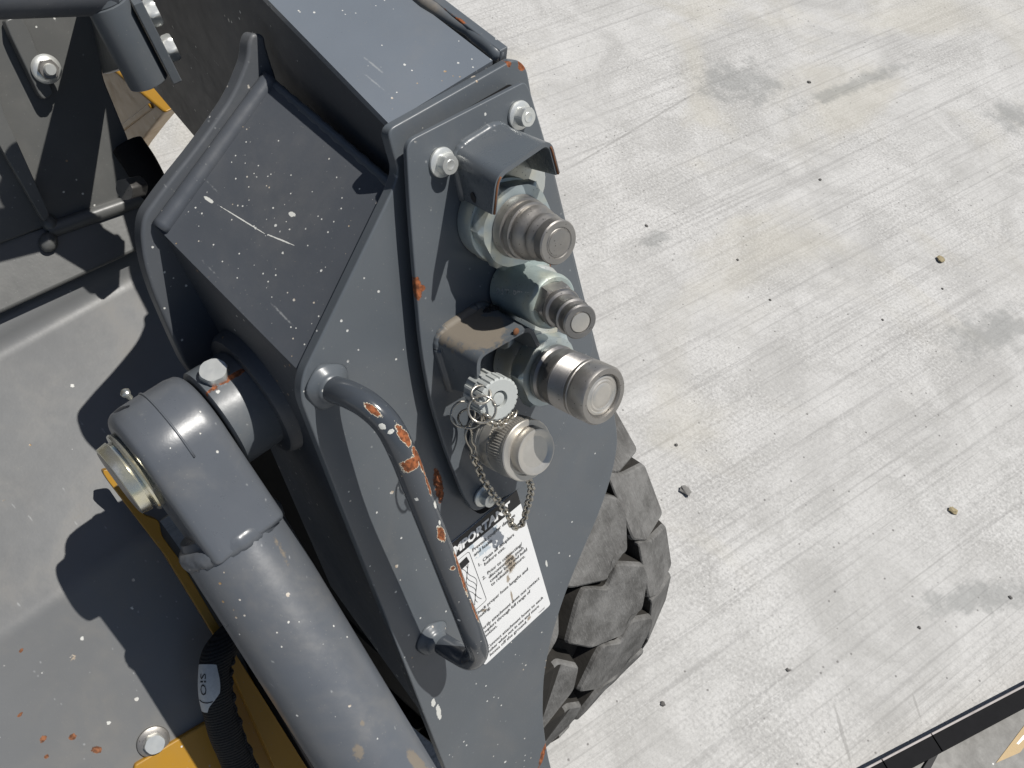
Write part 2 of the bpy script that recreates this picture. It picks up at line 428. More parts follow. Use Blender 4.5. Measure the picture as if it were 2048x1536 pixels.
tI = .005
inl = [(813, 284), (1050, 163), (1060, 180), (1108, 345), (1158, 560), (1190, 690), (1140, 830), (1090, 930), (1037, 980), (950, 1026), (928, 994), (893, 905), (862, 805), (842, 690), (832, 570), (820, 420)]
ri = [.008, .006, .004, 0, 0, .01, .01, .01, .006, .008, .01, .02, .02, .02, .02, .02]
ip = fillet([PL(x, y, hI) for x, y in inl], ri, 5)
cplate = link('coupler_plate', prism(ip, -NP * tI), m_inner, arm, bevel=.0012, seg=3)
sp_pts = fillet([PL(x + 10, y + 8, hI - tI - .0005) if i in (0, 15, 14, 13, 12, 11, 10, 9) else PL(x - 14, y + 6, hI - tI - .0005) for i, (x, y) in enumerate(inl)], ri, 4)
link('gap_shade_fill', prism(sp_pts, -NP * (hI - tI - .001)), m_black, arm, bevel=.001)  # black fill paints the shade of the gap behind the coupler plate

def flange_bolt(px, py, h, parent, r=.0102, ap=.0062, lean=0.0, name='flange_bolt', mat=None):
    o = PL(px, py, h); mat = mat or m_bolt
    b = link(name, polar(o, NP, [(0.0003, r * .97), (.0012, r), (.0022, r * .97), (.0034, r * .74), (.0036, 0.003)], 40), mat, parent, smooth=True)
    link('hex_head', hexnut(o, NP, .003, .0105, ap, rot=random.uniform(0, 1)), mat, b, smooth=True)
    link('head_mark', polar(o, NP, [(.0104, ap * .62), (.0108, ap * .55), (.0108, ap * .42), (.0106, ap * .36)], 28), mat, b, smooth=True)
    return b
for p in ((882, 324), (1037, 230), (966, 990)): flange_bolt(*p, hI, cplate)

# hoods -------------------------------------------------------------
def hood(back, front, mat, hb, hf, parent, th=.0032):
    B = [PL(x, y, hb) for x, y in back]; Fp = [PL(x, y, hf) for x, y in front]
    rad = [0, .0075, .0075, 0]
    Bf = fillet(B, rad, 7, closed=False); Ff = fillet(Fp, rad, 7, closed=False)
    bm = bmesh.new(); rows = []
    NR = 8
    for j in range(NR + 1):
        t = j / NR
        row = []
        for a, b in zip(Bf, Ff):
            p = a * (1 - t) + b * t
            row.append(p)
        rows.append([bm.verts.new(V(p)) for p in row])
    for a, b in zip(rows, rows[1:]):
        for i in range(len(a) - 1): bm.faces.new((a[i], a[i + 1], b[i + 1], b[i]))
    h = link('coupler_hood', bm, mat, parent, smooth=True, solid=th)
    # flared weld along the plate
    path = []
    for i, p in enumerate(fillet(B, [0, .013, .013, 0], 9, closed=False)):
        path.append(p + NP * .0008)
    w = [.0046 * (1 + .03 * math.sin(i * 1.3)) for i in range(len(path) * 3)]
    sp = smooth_path(path, 3)
    link('weld_bead', tube(sp, lambda t: w[int(t * (len(w) - 1))], 12), mat, h, smooth='all')
    return h, Bf, Ff
h1, B1, F1 = hood([(928, 396), (906, 304), (1000, 244), (1048, 330)], [(988, 429), (996, 353), (1099, 282), (1116, 348)], m_hood, hI, hI + .054, cplate)
h2, B2, F2 = hood([(901, 775), (869, 672), (968, 604), (1022, 690)], [(958, 788), (957, 714), (1060, 655), (1078, 693)], m_hood2, hI, hI + .046, cplate)
# thin rust line on the cut edges of the hoods
e1 = [p + NP * .0003 for p in F1]
link('rusty_edge', tube([e1[i] for i in range(0, 6)], .0007, 6), m_rustedge, h1, smooth='all')
link('rusty_edge', tube([e1[i] for i in range(len(e1) - 4, len(e1))], .0007, 6), m_rustedge, h1, smooth='all')
o = PL(1032, 663, hI + .0465); link('rust_spot', polar(o, NP, [(-.002, .001), (0, .0028), (.0008, .0024), (.0012, .001)], 12), m_rustedge, h2, smooth='all')
# drain holes as discs, inner shade painted near-black, in the left cheeks and roof
def dot(px, py, h, r, nrm, parent, mat=None, name='hole'):
    o = PL(px, py, h)
    return link(name, polar(o, nrm, [(-.0004, r * 1.15), (.0003, r * 1.1), (.0003, r * .9), (-.0006, r * .8)], 20), mat or m_void, parent, smooth=True)
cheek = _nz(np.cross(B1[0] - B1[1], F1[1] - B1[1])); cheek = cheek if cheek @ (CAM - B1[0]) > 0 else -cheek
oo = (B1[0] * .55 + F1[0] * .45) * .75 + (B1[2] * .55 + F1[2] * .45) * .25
link('hole', polar(oo + cheek * .0022, cheek, [(-.0008, .0038), (.0001, .0036), (.0001, .003)], 20), m_void, h1, smooth=True)  # flat near-black disc; the hole's shade is its colour

# zinc manifold and couplers ----------------------------------------
def stadium(a, b, r, h0, h1, name, mat, parent, bev=.002):
    """rounded bar between two plate points"""
    pa, pb = PL(*a, h1), PL(*b, h1); d = pb - pa; L = np.linalg.norm(d); x = d / L; y = np.cross(NP, x)
    pts = []
    for i in range(13):
        t = math.pi / 2 + math.pi * i / 12; pts.append(pa + (x * math.cos(t) + y * math.sin(t)) * r)
    for i in range(13):
        t = -math.pi / 2 + math.pi * i / 12; pts.append(pb + (x * math.cos(t) + y * math.sin(t)) * r)
    return link(name, prism(pts, -NP * (h1 - h0)), mat, parent, bevel=bev, seg=2)

mani = stadium((1040, 372), (1010, 458), .0262, hI + .0002, hI + .013, 'manifold_block', m_zinc, arm, .003)
stadium((1020, 470), (1090, 600), .018, hI + .0003, hI + .010, 'manifold_web', m_cast, mani, .004)
stadium((1080, 600), (1062, 735), .0265, hI + .0006, hI + .0155, 'manifold_lobe', m_zinc, mani, .004)
stadium((1068, 470), (1084, 545), .010, hI + .0008, hI + .006, 'manifold_web', m_cast, mani, .003)

def axis_of(a, ha, b, hb):
    p, q = PL(*a, ha), PL(*b, hb); return p, _nz(q - p), np.linalg.norm(q - p)

# coupler one: plated hex, stepped steel probe
c1, ax, L = axis_of((1036, 452), hI + .033, (1118, 486), hI + .077)
cp1 = link('hydraulic_coupler', polar(c1, ax, [(0, .0205), (.001, .0222), (.002, .0216), (.0075, .0213), (.0078, .0196), (.0095, .0194), (.0108, .0204), (.0145, .0200), (.0150, .0183), (.017, .0181), (.0185, .0190), (.023, .0178), (.0252, .0158), (.0275, .0153), (.030, .0166), (.0325, .0160), (.0355, .0139), (.0375, .0136), (L - .009, .0139), (L - .0075, .0152), (L - .001, .0152), (L, .0144), (L, .0108), (L - .0006, .0104), (L - .0006, .0098), (L - .0001, .0094)], 64), m_steel, arm, smooth=True)
cp1['label'] = 'stepped bare steel coupler with domed hex collar, under the upper hood'
link('hex_nut', hexnut(c1, ax, -.0125, .0002, .0282, rot=.25, ch=.0022, seg=72), m_zblue, cp1, smooth=True)
link('collar', polar(c1, ax, [(-.030, .030), (-.0145, .031), (-.0132, .0305), (-.0128, .029)], 56), m_zblue, cp1, smooth=True)
link('end_button', polar(c1, ax, [(L - .002, .0085), (L + .0002, .0085), (L + .0003, .0078)], 40), m_steel, cp1, smooth=True)

# coupler two: cast elbow with small probe
b2, ax, Lb = axis_of((1028, 572), hI + .004, (1108, 605), hI + .052)
cp2 = link('hydraulic_coupler', polar(b2, ax, [(0, .0222), (.006, .0208), (Lb * .5, .0198), (Lb - .004, .0206), (Lb - .0012, .0200), (Lb, .0186), (Lb, .0155), (Lb - .0012, .0150)], 56), m_cast, arm, smooth=True)
cp2['label'] = 'green-tinged cast coupler body with small steel probe'
b2e = b2 + ax * Lb
_e = _nz(CAM - b2); _e = _nz(_e - ax * np.dot(_e, ax)); _s = np.cross(ax, _e); _s = _s if (M.T @ _s)[1] > 0 else -_s
def on_body(x, y):
    a = .62 - y / .0202
    return b2 + ax * (.006 + x) + (_e * math.cos(a) + _s * math.sin(a)) * .0213
CAST_TEXT = (cp2, on_body)
ctr, ax2, L2 = axis_of((1106, 603), hI + .053, (1161, 645), hI + .092)
link('hex_nut', hexnut(ctr, ax2, -.001, .0115, .0140, rot=.5), m_steel, cp2, smooth=True)
pr = link('probe', polar(ctr, ax2, [(.0112, .0138), (.0135, .0146), (.0155, .0138), (.0165, .0118), (L2 * .62, .0116), (L2 * .66, .0130), (L2 * .74, .0132), (L2 * .76, .0118), (L2 - .003, .0118), (L2 - .0012, .0125), (L2, .0116), (L2, .0080), (L2 - .0008, .0076)], 48), m_steeld, cp2, smooth=True)
link('end_button', polar(ctr, ax2, [(L2 - .002, .0070), (L2 + .0001, .0070), (L2 + .0002, .0064)], 36), m_nickel, pr, smooth=True)
link('rust_patch', polar(ctr + frame_of(ax2)[1] * .0, ax2, [(L2 - .0045, .0122), (L2 - .003, .01225), (L2 - .002, .0121)], 36), metal('rusty_ring', (.34, .325, .3), .45, .3, rust=[spot((1146, 628), (1162, 624), .006, hI + .09)]), pr, smooth=True)

# coupler three: big knurled sleeve
c3, ax, L = axis_of((1100, 744), hI + .040, (1208, 793), hI + .097)
cp3 = link('hydraulic_coupler', polar(c3, ax, [(0, .0205), (.002, .0225), (.006, .0228), (.008, .0212), (.011, .0212), (.0125, .0222), (.0150, .0224), (.0200, .0222), (.0204, .0214)], 64), m_steeld, arm, smooth=True)
cp3['label'] = 'large coupler with knurled steel sleeve, below the cast one'
link('hex_nut', hexnut(c3, ax, -.013, .0004, .0268, rot=.1, ch=.0024, seg=72), m_zblue, cp3, smooth=True)
link('collar', polar(c3, ax, [(-.036, .0262), (-.022, .0270), (-.0165, .0275), (-.0148, .0268), (-.014, .0245), (-.0125, .024)], 64), m_zinc, cp3, smooth=True)
def knurl(h0, h1, r, amp, nh, na, o, ax, diamond=True):
    bm = bmesh.new(); x, y, z = frame_of(ax); rows = []
    for j in range(nh + 1):
        h = h0 + (h1 - h0) * j / nh; row = []
        for i in range(na):
            t = 2 * math.pi * i / na
            d = amp * ((((i + j) % 4) < 2) ^ (((i - j) % 4) < 2)) if diamond else amp * (i % 2)
            if j in (0, nh): d = 0
            row.append(bm.verts.new(V(np.asarray(o) + z * h + (x * math.cos(t) + y * math.sin(t)) * (r + d))))
        rows.append(row)
    for a, b in zip(rows, rows[1:]):
        for i in range(na): bm.faces.new((a[i], a[(i + 1) % na], b[(i + 1) % na], b[i]))
    return bm
link('knurled_sleeve', knurl(.0205, L - .0195, .0214, .0012, 16, 104, c3, ax), m_steeld, cp3)
link('sleeve_end', polar(c3, ax, [(L - .0195, .0216), (L - .019, .0225), (L - .0165, .0228), (L - .0158, .0222), (L - .0145, .0222), (L - .0138, .0228), (L - .002, .0226), (L, .0212), (L, .0172), (L - .0015, .0166), (L - .0030, .0164), (L - .0030, .0150)], 64), m_steel, cp3, smooth=True)
link('end_button', polar(c3, ax, [(L - .004, .0155), (L - .0022, .0152), (L - .0016, .0135), (L - .0021, .0125), (L - .0014, .0112), (L - .0019, .0098), (L - .0012, .0084), (L - .0012, .006)], 56), m_nickel, cp3, smooth=True)

# electrical connector
c4, ax, L = axis_of((975, 872), hI + .003, (1056, 901), hI + .052)
con = link('electrical_connector', polar(c4, ax, [(0, .0185), (L * .22, .0185), (L * .24, .0225), (L * .27, .0228), (L * .29, .0222), (L * .31, .0228), (L * .34, .0228), (L * .36, .0222), (L * .38, .0236), (L * .58, .0238)], 64), m_nickel, arm, smooth=True)
con['label'] = 'round ribbed nickel electrical connector with a plain blanking cap'
link('ribbed_ring', knurl(L * .55, L * .93, .0232, .0014, 3, 136, c4, ax, diamond=False), m_nickel, con)
link('front_rim', polar(c4, ax, [(L * .92, .0236), (L * .935, .0243), (L * .985, .0243), (L, .0236), (L, .0196), (L - .0016, .0194)], 64), m_nickel, con, smooth=True)
link('blanking_cap', polar(c4 + LP * .0022 + VP * .0012, ax, [(L - .003, .0188), (L + .0055, .0186), (L + .0072, .0180), (L + .0074, .0166), (L + .0056, .0128), (L + .0056, .012)], 64), m_nickel, con, smooth=True)
sq = [PL(x, y, hI + .0055) for x, y in ((938, 850), (1000, 800), (1050, 880), (985, 945))]
link('connector_flange', prism(fillet(sq, .008, 5), -NP * .005), m_nickel, con, bevel=.001)

# handle -------------------------------------------------------------
hp = [(652, 770, -.002), (672, 780, .010), (700, 790, .024), (738, 812, .038), (776, 850, .049), (806, 908, .0545), (834, 980, .056), (880, 1098, .056), (920, 1203, .056), (945, 1268, .0555), (955, 1302, .049), (940, 1318, .038), (908, 1302, .021), (868, 1277, -.002)]
hd = link('grab_handle', tube(smooth_path([PL(*p) for p in hp], 10), .0096, 32), m_handle, arm, smooth='all')
for a in ((655, 771), (864, 1275)):
    o = PL(*a, 0); rg = [(.0002, lambda t: .0172 + .0008 * math.sin(5 * t)), (.0016, lambda t: .0158 + .0007 * math.sin(3 * t + 1)), (.0028, lambda t: .0142 + .0005 * math.sin(5 * t)), (.0044, .0122), (.0064, .0106), (.0090, .0098)]
    link('weld_bead', polar(o, NP, rg, 40), m_plate, hd, smooth='all')

# arm box ------------------------------------------------------------
def quadstrip(rows, mat, name, parent, solid=.006, smooth=False, bev=0):
    N = 10; g = []
    for r0_, r1_ in zip(rows, rows[1:]):
        for j in range(N + (r1_ is rows[-1])):
            t = j / N; g.append([np.asarray(a) * (1 - t) + np.asarray(b) * t for a, b in zip(r0_, r1_)])
    g = [[p[0] * (1 - i / N) + p[-1] * (i / N) for i in range(N + 1)] for p in g]
    bm = bmesh.new(); vv = [[bm.verts.new(V(p)) for p in r] for r in g]
    for a, b in zip(vv, vv[1:]):
        for i in range(len(a) - 1): bm.faces.new((a[i], a[i + 1], b[i + 1], b[i]))
    return link(name, bm, mat, parent, smooth='all', solid=solid, bevel=bev)
hb = -t_plate - .001
HR = -.164                                       # plane of the rear rib
A, B, C_ = PL(607, 748, hb), PL(790, 372, hb), PL(782, 268, hb)
A2, B2_ = PL(318, 458, HR), PL(538, 158, HR)
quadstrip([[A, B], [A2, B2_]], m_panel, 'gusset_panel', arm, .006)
# inner side wall above the panel, running back
back = np.array([-1, .09, 0])
Dt = PL(985, 128, hb)
Ct = PL(779, 255, hb)
cb = Ct + back * .55; db = Dt + np.array([-1, .0, 0]) * .55
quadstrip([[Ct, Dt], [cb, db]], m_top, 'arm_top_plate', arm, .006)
wl = Ct + np.array([0, 0.004, -.003]); wlb = cb + np.array([0, .004, -.003])
low = np.array([0, 0, 1.0])
wb0 = B - FW * 0; 
botz = LT(372, 292, wl[1] + .012)[2]
wall = [[wl, np.array([wl[0], wl[1] - .002, botz])], [wlb, np.array([wlb[0], wlb[1] - .002, botz - .01])]]
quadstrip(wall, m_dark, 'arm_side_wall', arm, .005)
# lip along the far side of the top plate
l0 = PL(998, 124, hb); l1 = l0 + np.array([-1, .0, 0]) * .5
up_ = np.array([0, -.15, 1.0])
bm = prism([l0 + UP * .009, l0 + LP * .008 + UP * .009, l0 + LP * .008 - UP * .12, l0 - UP * .12], np.array([-1, 0.0, 0]) * .5)
m_lip2 = paint('lip_edge_paint', PB, chip=.5, dust=.4, edge=False, rust=[spot((880, 12), (905, 30), .006, -.05, deep=.05), spot((925, 55), (950, 78), .006, -.03, deep=.03), spot((905, 38), (915, 42), .003, -.05, deep=.05)])
link('side_flange', bm, m_lip2, arm, bevel=.0012)
wp = [Dt + np.array([-1, 0, 0]) * .5 * i / 60 + LP * (.006 + .004 * math.sin(i * .55) * random.uniform(.3, 1)) + UP * .003 for i in range(61)]
m_wr = paint('rusty_weld_paint', PB, chip=.3, dust=.9, dustcol=(.26, .21, .15), edge=False, rust=[spot((890, 70), (930, 98), .008, -.03, deep=.03), spot((945, 115), (975, 133), .010, -.012, deep=.02)])
link('weld_bead', tube(wp, lambda t: .0045 + .0008 * math.sin(t * 61 * .9), 10), m_wr, arm, smooth='all')
# bits of grit on the arm top
# lower box wall below the panel
dn = np.array([0, .0, -.42])
Aw = A + LP * .002; A2w = A2 + LP * .004
lw = [[Aw - NP * 0, A2w], [Aw + np.array([.10, -.01, -.22]), A2w + np.array([.05, .01, -.20])], [Aw + np.array([.20, -.02, -.45]), A2w + np.array([.15, .0, -.45])]]
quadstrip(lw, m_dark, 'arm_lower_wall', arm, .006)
bk = [[PL(1150, 700, -.12), PL(1150, 1590, -.12)], [PL(700, 700, -.12), PL(900, 1590, -.12)]]
# rear rib with the rounded raised edge
rib = [(505, 66), (530, 70), (533, 92), (545, 130), (640, 420), (640, 800), (430, 800), (372, 735), (338, 660), (306, 585), (288, 525), (282, 470), (287, 432), (330, 372), (400, 285), (466, 190), (494, 120), (497, 84)]
rr = [.004, .004, .01, 0, 0, 0, 0, .01, .02, .02, .02, .015, .012, .02, .02, .02, .012, .008]
rp = fillet([PL(x, y, HR) for x, y in rib], rr, 5)
link('rear_rib', prism(rp, -NP * .016), m_ridge, arm, bevel=.003, seg=3)
weld('weld_bead', A2 + NP * .004 + UP * .001, B2_ + NP * .004 + UP * .001, .0075, m_panel, arm, amp=.03)
weld('weld_bead', B + np.array([-.002, -.001, -.001]), B2_ + np.array([.004, -.001, .0]), .004, m_arm, arm, amp=.12)
# boss ring on the lower wall
pin = np.array([-.111, 0, .914])
bo = pin + LP * -.1985
boss = link('pivot_boss', polar(bo, LP, [(0, .040), (.0015, .0425), (.033, .0425), (.0345, .042), (.055, .047)], 64), paint('boss_paint', PB, chip=.3, dust=.6, rust=[spot((470, 745), (480, 765), .004, plane=lambda x, y: LT(x, y, -.172), deep=.03), spot((518, 790), (526, 830), .004, plane=lambda x, y: LT(x, y, -.165), deep=.03)], edge=False), arm, smooth=True)
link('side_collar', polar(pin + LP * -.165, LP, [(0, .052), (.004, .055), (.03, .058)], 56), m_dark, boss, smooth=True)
radial = _nz(on(488, 795, pin + LP * -.184, _nz(np.array([.45, -.2, .87]))) - (pin + LP * -.184)); radial = _nz(radial - LP * radial[1])
hb_o = pin + LP * -.184 + radial * .040
link('retaining_bolt', hexnut(hb_o, _nz(radial + NP * .2), .0, .0095, .0098, rot=.35), m_bolt, boss, smooth=True)

# ---------------------------------------------------------------- sticker
PLu = lambda lat, v, h=0.0: PLATE0 + LP * lat + VP * v + NP * h
L0, L1, T0, T1 = -.112, -.0222, .1425, .3100
k = NB('sticker_paper')
cc = k.mix(k.noise(scale=40, detail=5), (.74, .745, .74), (.80, .80, .79))
mudm = k.spots([spot((1017, 1105), (1022, 1145), .012, 0), spot((1014, 1150), (1016, 1165), .004, 0), spot((1020, 1180), (1024, 1200), .002, 0), spot((1056, 1232), (1058, 1238), .005, 0), spot((962, 1222), (972, 1218), .003, 0)], 1.3, 120)
cc = k.mix(k.ramp(mudm, 0, .5, 0, .85), cc, (.27, .21, .14))
bl = k.spots([spot((955, 1110), (975, 1085), .010, 0), spot((938, 1095), (945, 1088), .006, 0), spot((985, 1060), (992, 1050), .004, 0)], 1.6, 150)
cc = k.mix(k.ramp(bl, 0, .12, 0, .8), cc, (.42, .50, .56))
m_paper = k.done(cc, .42, 0, k.bump(k.noise(scale=90), .05, .001))
m_ink = plain('black_ink', (.012, .012, .013), .45, .3)
m_white = plain('white_ink', (.78, .78, .77), .45, .05)
corners = fillet([PLu(L0, T0, .0008), PLu(L1, T0, .0008), PLu(L1, T1, .0008), PLu(L0, T1, .0008)], .003, 4)
stk = link('warning_sticker', prism(corners, -NP * .0006), m_paper, arm)
stk['label'] = 'white notice sticker with black IMPORTANT heading on the front plate'
TB = .1605
link('heading_bar', prism([PLu(L0 + .0002, T0 + .0002, .0011), PLu(L1 - .0002, T0 + .0002, .0011), PLu(L1 - .0002, TB, .0011), PLu(L0 + .0002, TB, .0011)], -NP * .0002), m_ink, stk)
DG = None
def text(s, lat, v, size, mat, parent, h=.0012, shear=0, bold=0, width=None, name='lettering', rotm=None):
    cu = bpy.data.curves.new('txt', 'FONT'); cu.body = s; cu.size = size; cu.shear = shear; cu.offset = bold; cu.resolution_u = 2
    o = bpy.data.objects.new('txt', cu); COL.objects.link(o)
    dg = bpy.context.evaluated_depsgraph_get(); dg.update()
    me = bpy.data.meshes.new_from_object(o.evaluated_get(dg)); bpy.data.objects.remove(o); bpy.data.curves.remove(cu)
    sx = 1.0
    if width:
        w = max(p.co.x for p in me.vertices); sx = width / w
    if rotm is None: rotm = lambda x, y: PLu(lat + x, v - y, h)
    for p in me.vertices: p.co = V(rotm(p.co.x * sx, p.co.y))
    me.name = name; me.materials.clear(); me.materials.append(mat)
    ob = bpy.data.objects.new(name, me); COL.objects.link(ob)
    if parent is not None: ob.parent = parent; ob.matrix_parent_inverse = parent.matrix_world.inverted()
    return ob
text('IMPORTANT', -.1045, .1565, .0125, m_white, stk, .0013, shear=.22, bold=.0006, width=.072)
body = [(-.0835, .1690, 'Prevent coupler damage', .052), (-.0835, .1752, 'and leaks.', 0), (-.0835, .1900, '1.', 0), (-.0772, .1890, 'Clean all couplers', .0386), (-.0772, .1945, 'before use.', 0),
        (-.0835, .2085, '2.', 0), (-.0772, .2072, 'Prior to connecting/', .044), (-.0772, .2127, 'disconnecting, push', .044), (-.0772, .2182, 'coupler body and hold', .0475), (-.0772, .2237, 'to release pressure.', .043),
        (-.1085, .2420, '3. Check proper hose lengths and', .0735), (-.1035, .2475, 'routing.', 0),
        (-.1085, .2650, '4. Verify attachment does not contact', .0825), (-.1035, .2710, 'couplers through full range of', .064), (-.1035, .2765, 'motion.', 0),
        (-.1085, .2930, '5. Connect attachment hoses to each', .080), (-.1035, .2990, 'other when not in use and store', .068), (-.1035, .3048, 'hoses off the ground.', 0)]
for lx, vy, s_, w_ in body:
    text(s_, lx, vy, .0058, m_ink, stk, shear=.10, bold=.00005, width=w_ or None)
text('T350987', L1 - .016, T1 - .0028, .0024, m_ink, stk)
text('PAT. PEND.', 0, 0, .0085, m_bolt, CAST_TEXT[0], rotm=CAST_TEXT[1], name='cast_lettering', bold=.0002)
# pictogram frame and little hose drawing
def outline(pts, r, name):
    return link(name, tube(pts, r, 5, closed=True), m_ink, stk)
outline(fillet([PLu(-.108, .1650, .001), PLu(-.0865, .1650, .001), PLu(-.0865, .2345, .001), PLu(-.108, .2345, .001)], .003, 4), .00022, 'picture_border')
link('picture_block', prism([PLu(-.1000, .1695, .0012), PLu(-.0905, .1685, .0012), PLu(-.0895, .1765, .0012), PLu(-.0990, .1775, .0012)], -NP * .0002), m_ink, stk)
for j in range(4):
    bx = -.0985 + .0022 * j
    link('picture_hose', tube([PLu(bx + .0028 * math.sin(t * .55 + j), TB + .017 + t * .0028, .001) for t in range(19)], .0002, 5), m_ink, stk)

# ================================================================== CHAIN, RINGS, DUST CAP
cap_c, ax, L = axis_of((958, 775), hI + .038, (999, 799), hI + .064)
cap = thing('dust_cap', cap_c, 'pale grey toothed plastic dust cap hanging on rings below the dusty hood', 'dust cap')
gear = lambda r, d, n: (lambda t: r - (d if (t * n / (2 * math.pi)) % 1 > .74 else 0))
link('cap_body', polar(cap_c, ax, [(0, .0128), (.002, .0138), (L * .55, .0138), (L * .56, .0142)], 60), m_plast, cap, smooth=True)
link('toothed_rim', polar(cap_c, ax, [(L * .5, .0138), (L * .55, gear(.0160, .0011, 24)), (L - .0008, gear(.0160, .0011, 24)), (L, .0145), (L, .0066), (L - .0035, .0062), (L - .0035, .0048), (L - .001, .0046), (L - .0008, .003)], 176), m_plast, cap)
for a in range(7):
    x, y, z = frame_of(ax); t = 1.2 + a * .42
    rad = x * math.cos(t) + y * math.sin(t); tg = np.cross(ax, rad); p0 = cap_c + rad * .0138 + ax * .003
    link('grip_rib', prism([p0 + tg * .0011, p0 - tg * .0011, p0 - tg * .0011 + ax * (L * .45), p0 + tg * .0011 + ax * (L * .45)], rad * .0016), m_plast, cap, bevel=.0004)
def ring(c, n, r, w=.0009, turns=1.0, lift=0.0, seg=40):
    x, y, z = frame_of(n)
    return [np.asarray(c) + (x * math.cos(2 * math.pi * turns * i / seg) + y * math.sin(2 * math.pi * turns * i / seg)) * r + z * lift * i / seg for i in range(seg + 1)]
vdir = _nz(CAM - PL(930, 830, .07))
m_ring = m_chain
rA = thing('wire_rings', PL(932, 830, .05), 'linked steel wire split rings beside the grey dust cap', 'split rings')
for (px, py, h, r, tn, tilt) in ((925, 828, .030, .0096, 1.15, (.5, .2, 0)), (940, 838, .036, .0088, 1.0, (-.5, .4, .1)), (964, 818, .079, .0094, 1.1, (.2, -.3, 0)), (962, 790, .075, .0066, 1.0, (-.3, .3, 0))):
    link('wire_ring', tube(ring(PL(px, py, h), _nz(vdir + np.array(tilt)), r, turns=tn, lift=.0016), .0009, 8), m_ring, rA, smooth='all')
cl = [PL(938, 848, .038), PL(931, 868, .038), PL(934, 884, .038), PL(942, 898, .037), PL(944, 912, .036)]
cr = [PL(938, 848, .038), PL(943, 866, .038), PL(944, 884, .038), PL(951, 896, .037), PL(944, 912, .036)]
clip = link('spring_clip', tube(smooth_path(cl, 5), .0009, 8), m_ring, rA, smooth='all')
link('clip_arm', tube(smooth_path(cr, 5), .0009, 8), m_ring, clip, smooth='all')

def link_mesh(l=.0062, w=.0030, r=.00072):
    pts = []
    for i in range(8): t = math.pi / 2 + math.pi * i / 7; pts.append(np.array([-(l / 2 - w / 2) + math.cos(t) * w / 2, math.sin(t) * w / 2, .0004 * math.sin(t)]))
    for i in range(8): t = -math.pi / 2 + math.pi * i / 7; pts.append(np.array([(l / 2 - w / 2) + math.cos(t) * w / 2, math.sin(t) * w / 2, -.0004 * math.sin(t)]))
    bm = tube(pts, r, 6, closed=True); bmesh.ops.recalc_face_normals(bm, faces=bm.faces)
    me = bpy.data.meshes.new('link'); bm.to_mesh(me); bm.free(); me.materials.append(m_chain)
    for p in me.polygons: p.use_smooth = True
    return me
LM = link_mesh(.0076, .0050, .00105)
def chain(name, pts, label, pitch=.0052, tw=.9):
    pth = smooth_path(pts, 12); ch = thing(name, pth[0], label, 'chain')
    # resample
    d = [0]
    for a, b in zip(pth, pth[1:]): d.append(d[-1] + np.linalg.norm(b - a))
    n = int(d[-1] / pitch)
    for i in range(n):
        s = (i + .5) * pitch; j = next(q for q in range(len(d) - 1) if d[q + 1] >= s); t = (s - d[j]) / (d[j + 1] - d[j] + 1e-9)
        p = pth[j] * (1 - t) + pth[j + 1] * t; x = _nz(pth[j + 1] - pth[j])
        q = _nz(vdir - x * np.dot(vdir, x)); q2 = np.cross(x, q)
        a = (.75 if i % 2 else -.75) + random.uniform(-.25, .25)
        y = q2 * math.cos(a) + q * math.sin(a); z = np.cross(x, y)
        o = bpy.data.objects.new('chain_link', LM); COL.objects.link(o)
        o.parent = ch
        o.matrix_parent_inverse = ch.matrix_world.inverted()
        o.matrix_basis = Matrix(((x[0], y[0], z[0], p[0]), (x[1], y[1], z[1], p[1]), (x[2], y[2], z[2], p[2]), (0, 0, 0, 1)))
    return ch
chain('connector_chain', [PL(944, 910, .036), PL(954, 928, .036), PL(966, 958, .035), PL(984, 985, .033), PL(1003, 1010, .028), PL(1019, 1036, .023), PL(1024, 1050, .021), PL(1034, 1054, .021), PL(1046, 1044, .024), PL(1053, 1020, .031), PL(1061, 990, .042), PL(1062, 970, .050), PL(1053, 952, .058), PL(1043, 940, .064)],
      'slack steel chain looping from the spring clip to the connector cap')
chain('cap_chain', [PL(972, 832, .080), PL(982, 845, .078), PL(995, 850, .074), PL(1010, 844, .070), PL(1024, 832, .068), PL(1033, 818, .066)],
      'short steel chain draped between dust cap and electrical connector', pitch=.0048)
weedpts = PL(972, 626, hI + .009)
bmd = bmesh.new()
for i in range(46):
    o = weedpts + LP * random.gauss(0, .0035) + VP * random.gauss(0, .0025) + NP * random.uniform(-.002, .004)
    bmesh.ops.create_icosphere(bmd, subdivisions=1, radius=random.uniform(.0012, .0026), matrix=Matrix.Translation(V(o)))
gc = link('grease_clump', bmd, plain('black_grit', (.018, .016, .014), .8, .5, 300, .6), None, smooth='all'); tag(gc, 'small crumbly black clump of grease on the dusty hood corner', 'grease clump')

# ================================================================== TILT CYLINDER
cyl = thing('tilt_cylinder', pin + LP * -.24, 'grey hydraulic tilt cylinder pivoting on a bright chrome pin', 'hydraulic cylinder')
cdir = _nz((.80, -.055, -.60))
e0 = pin + LP * -.2635; WE = .070
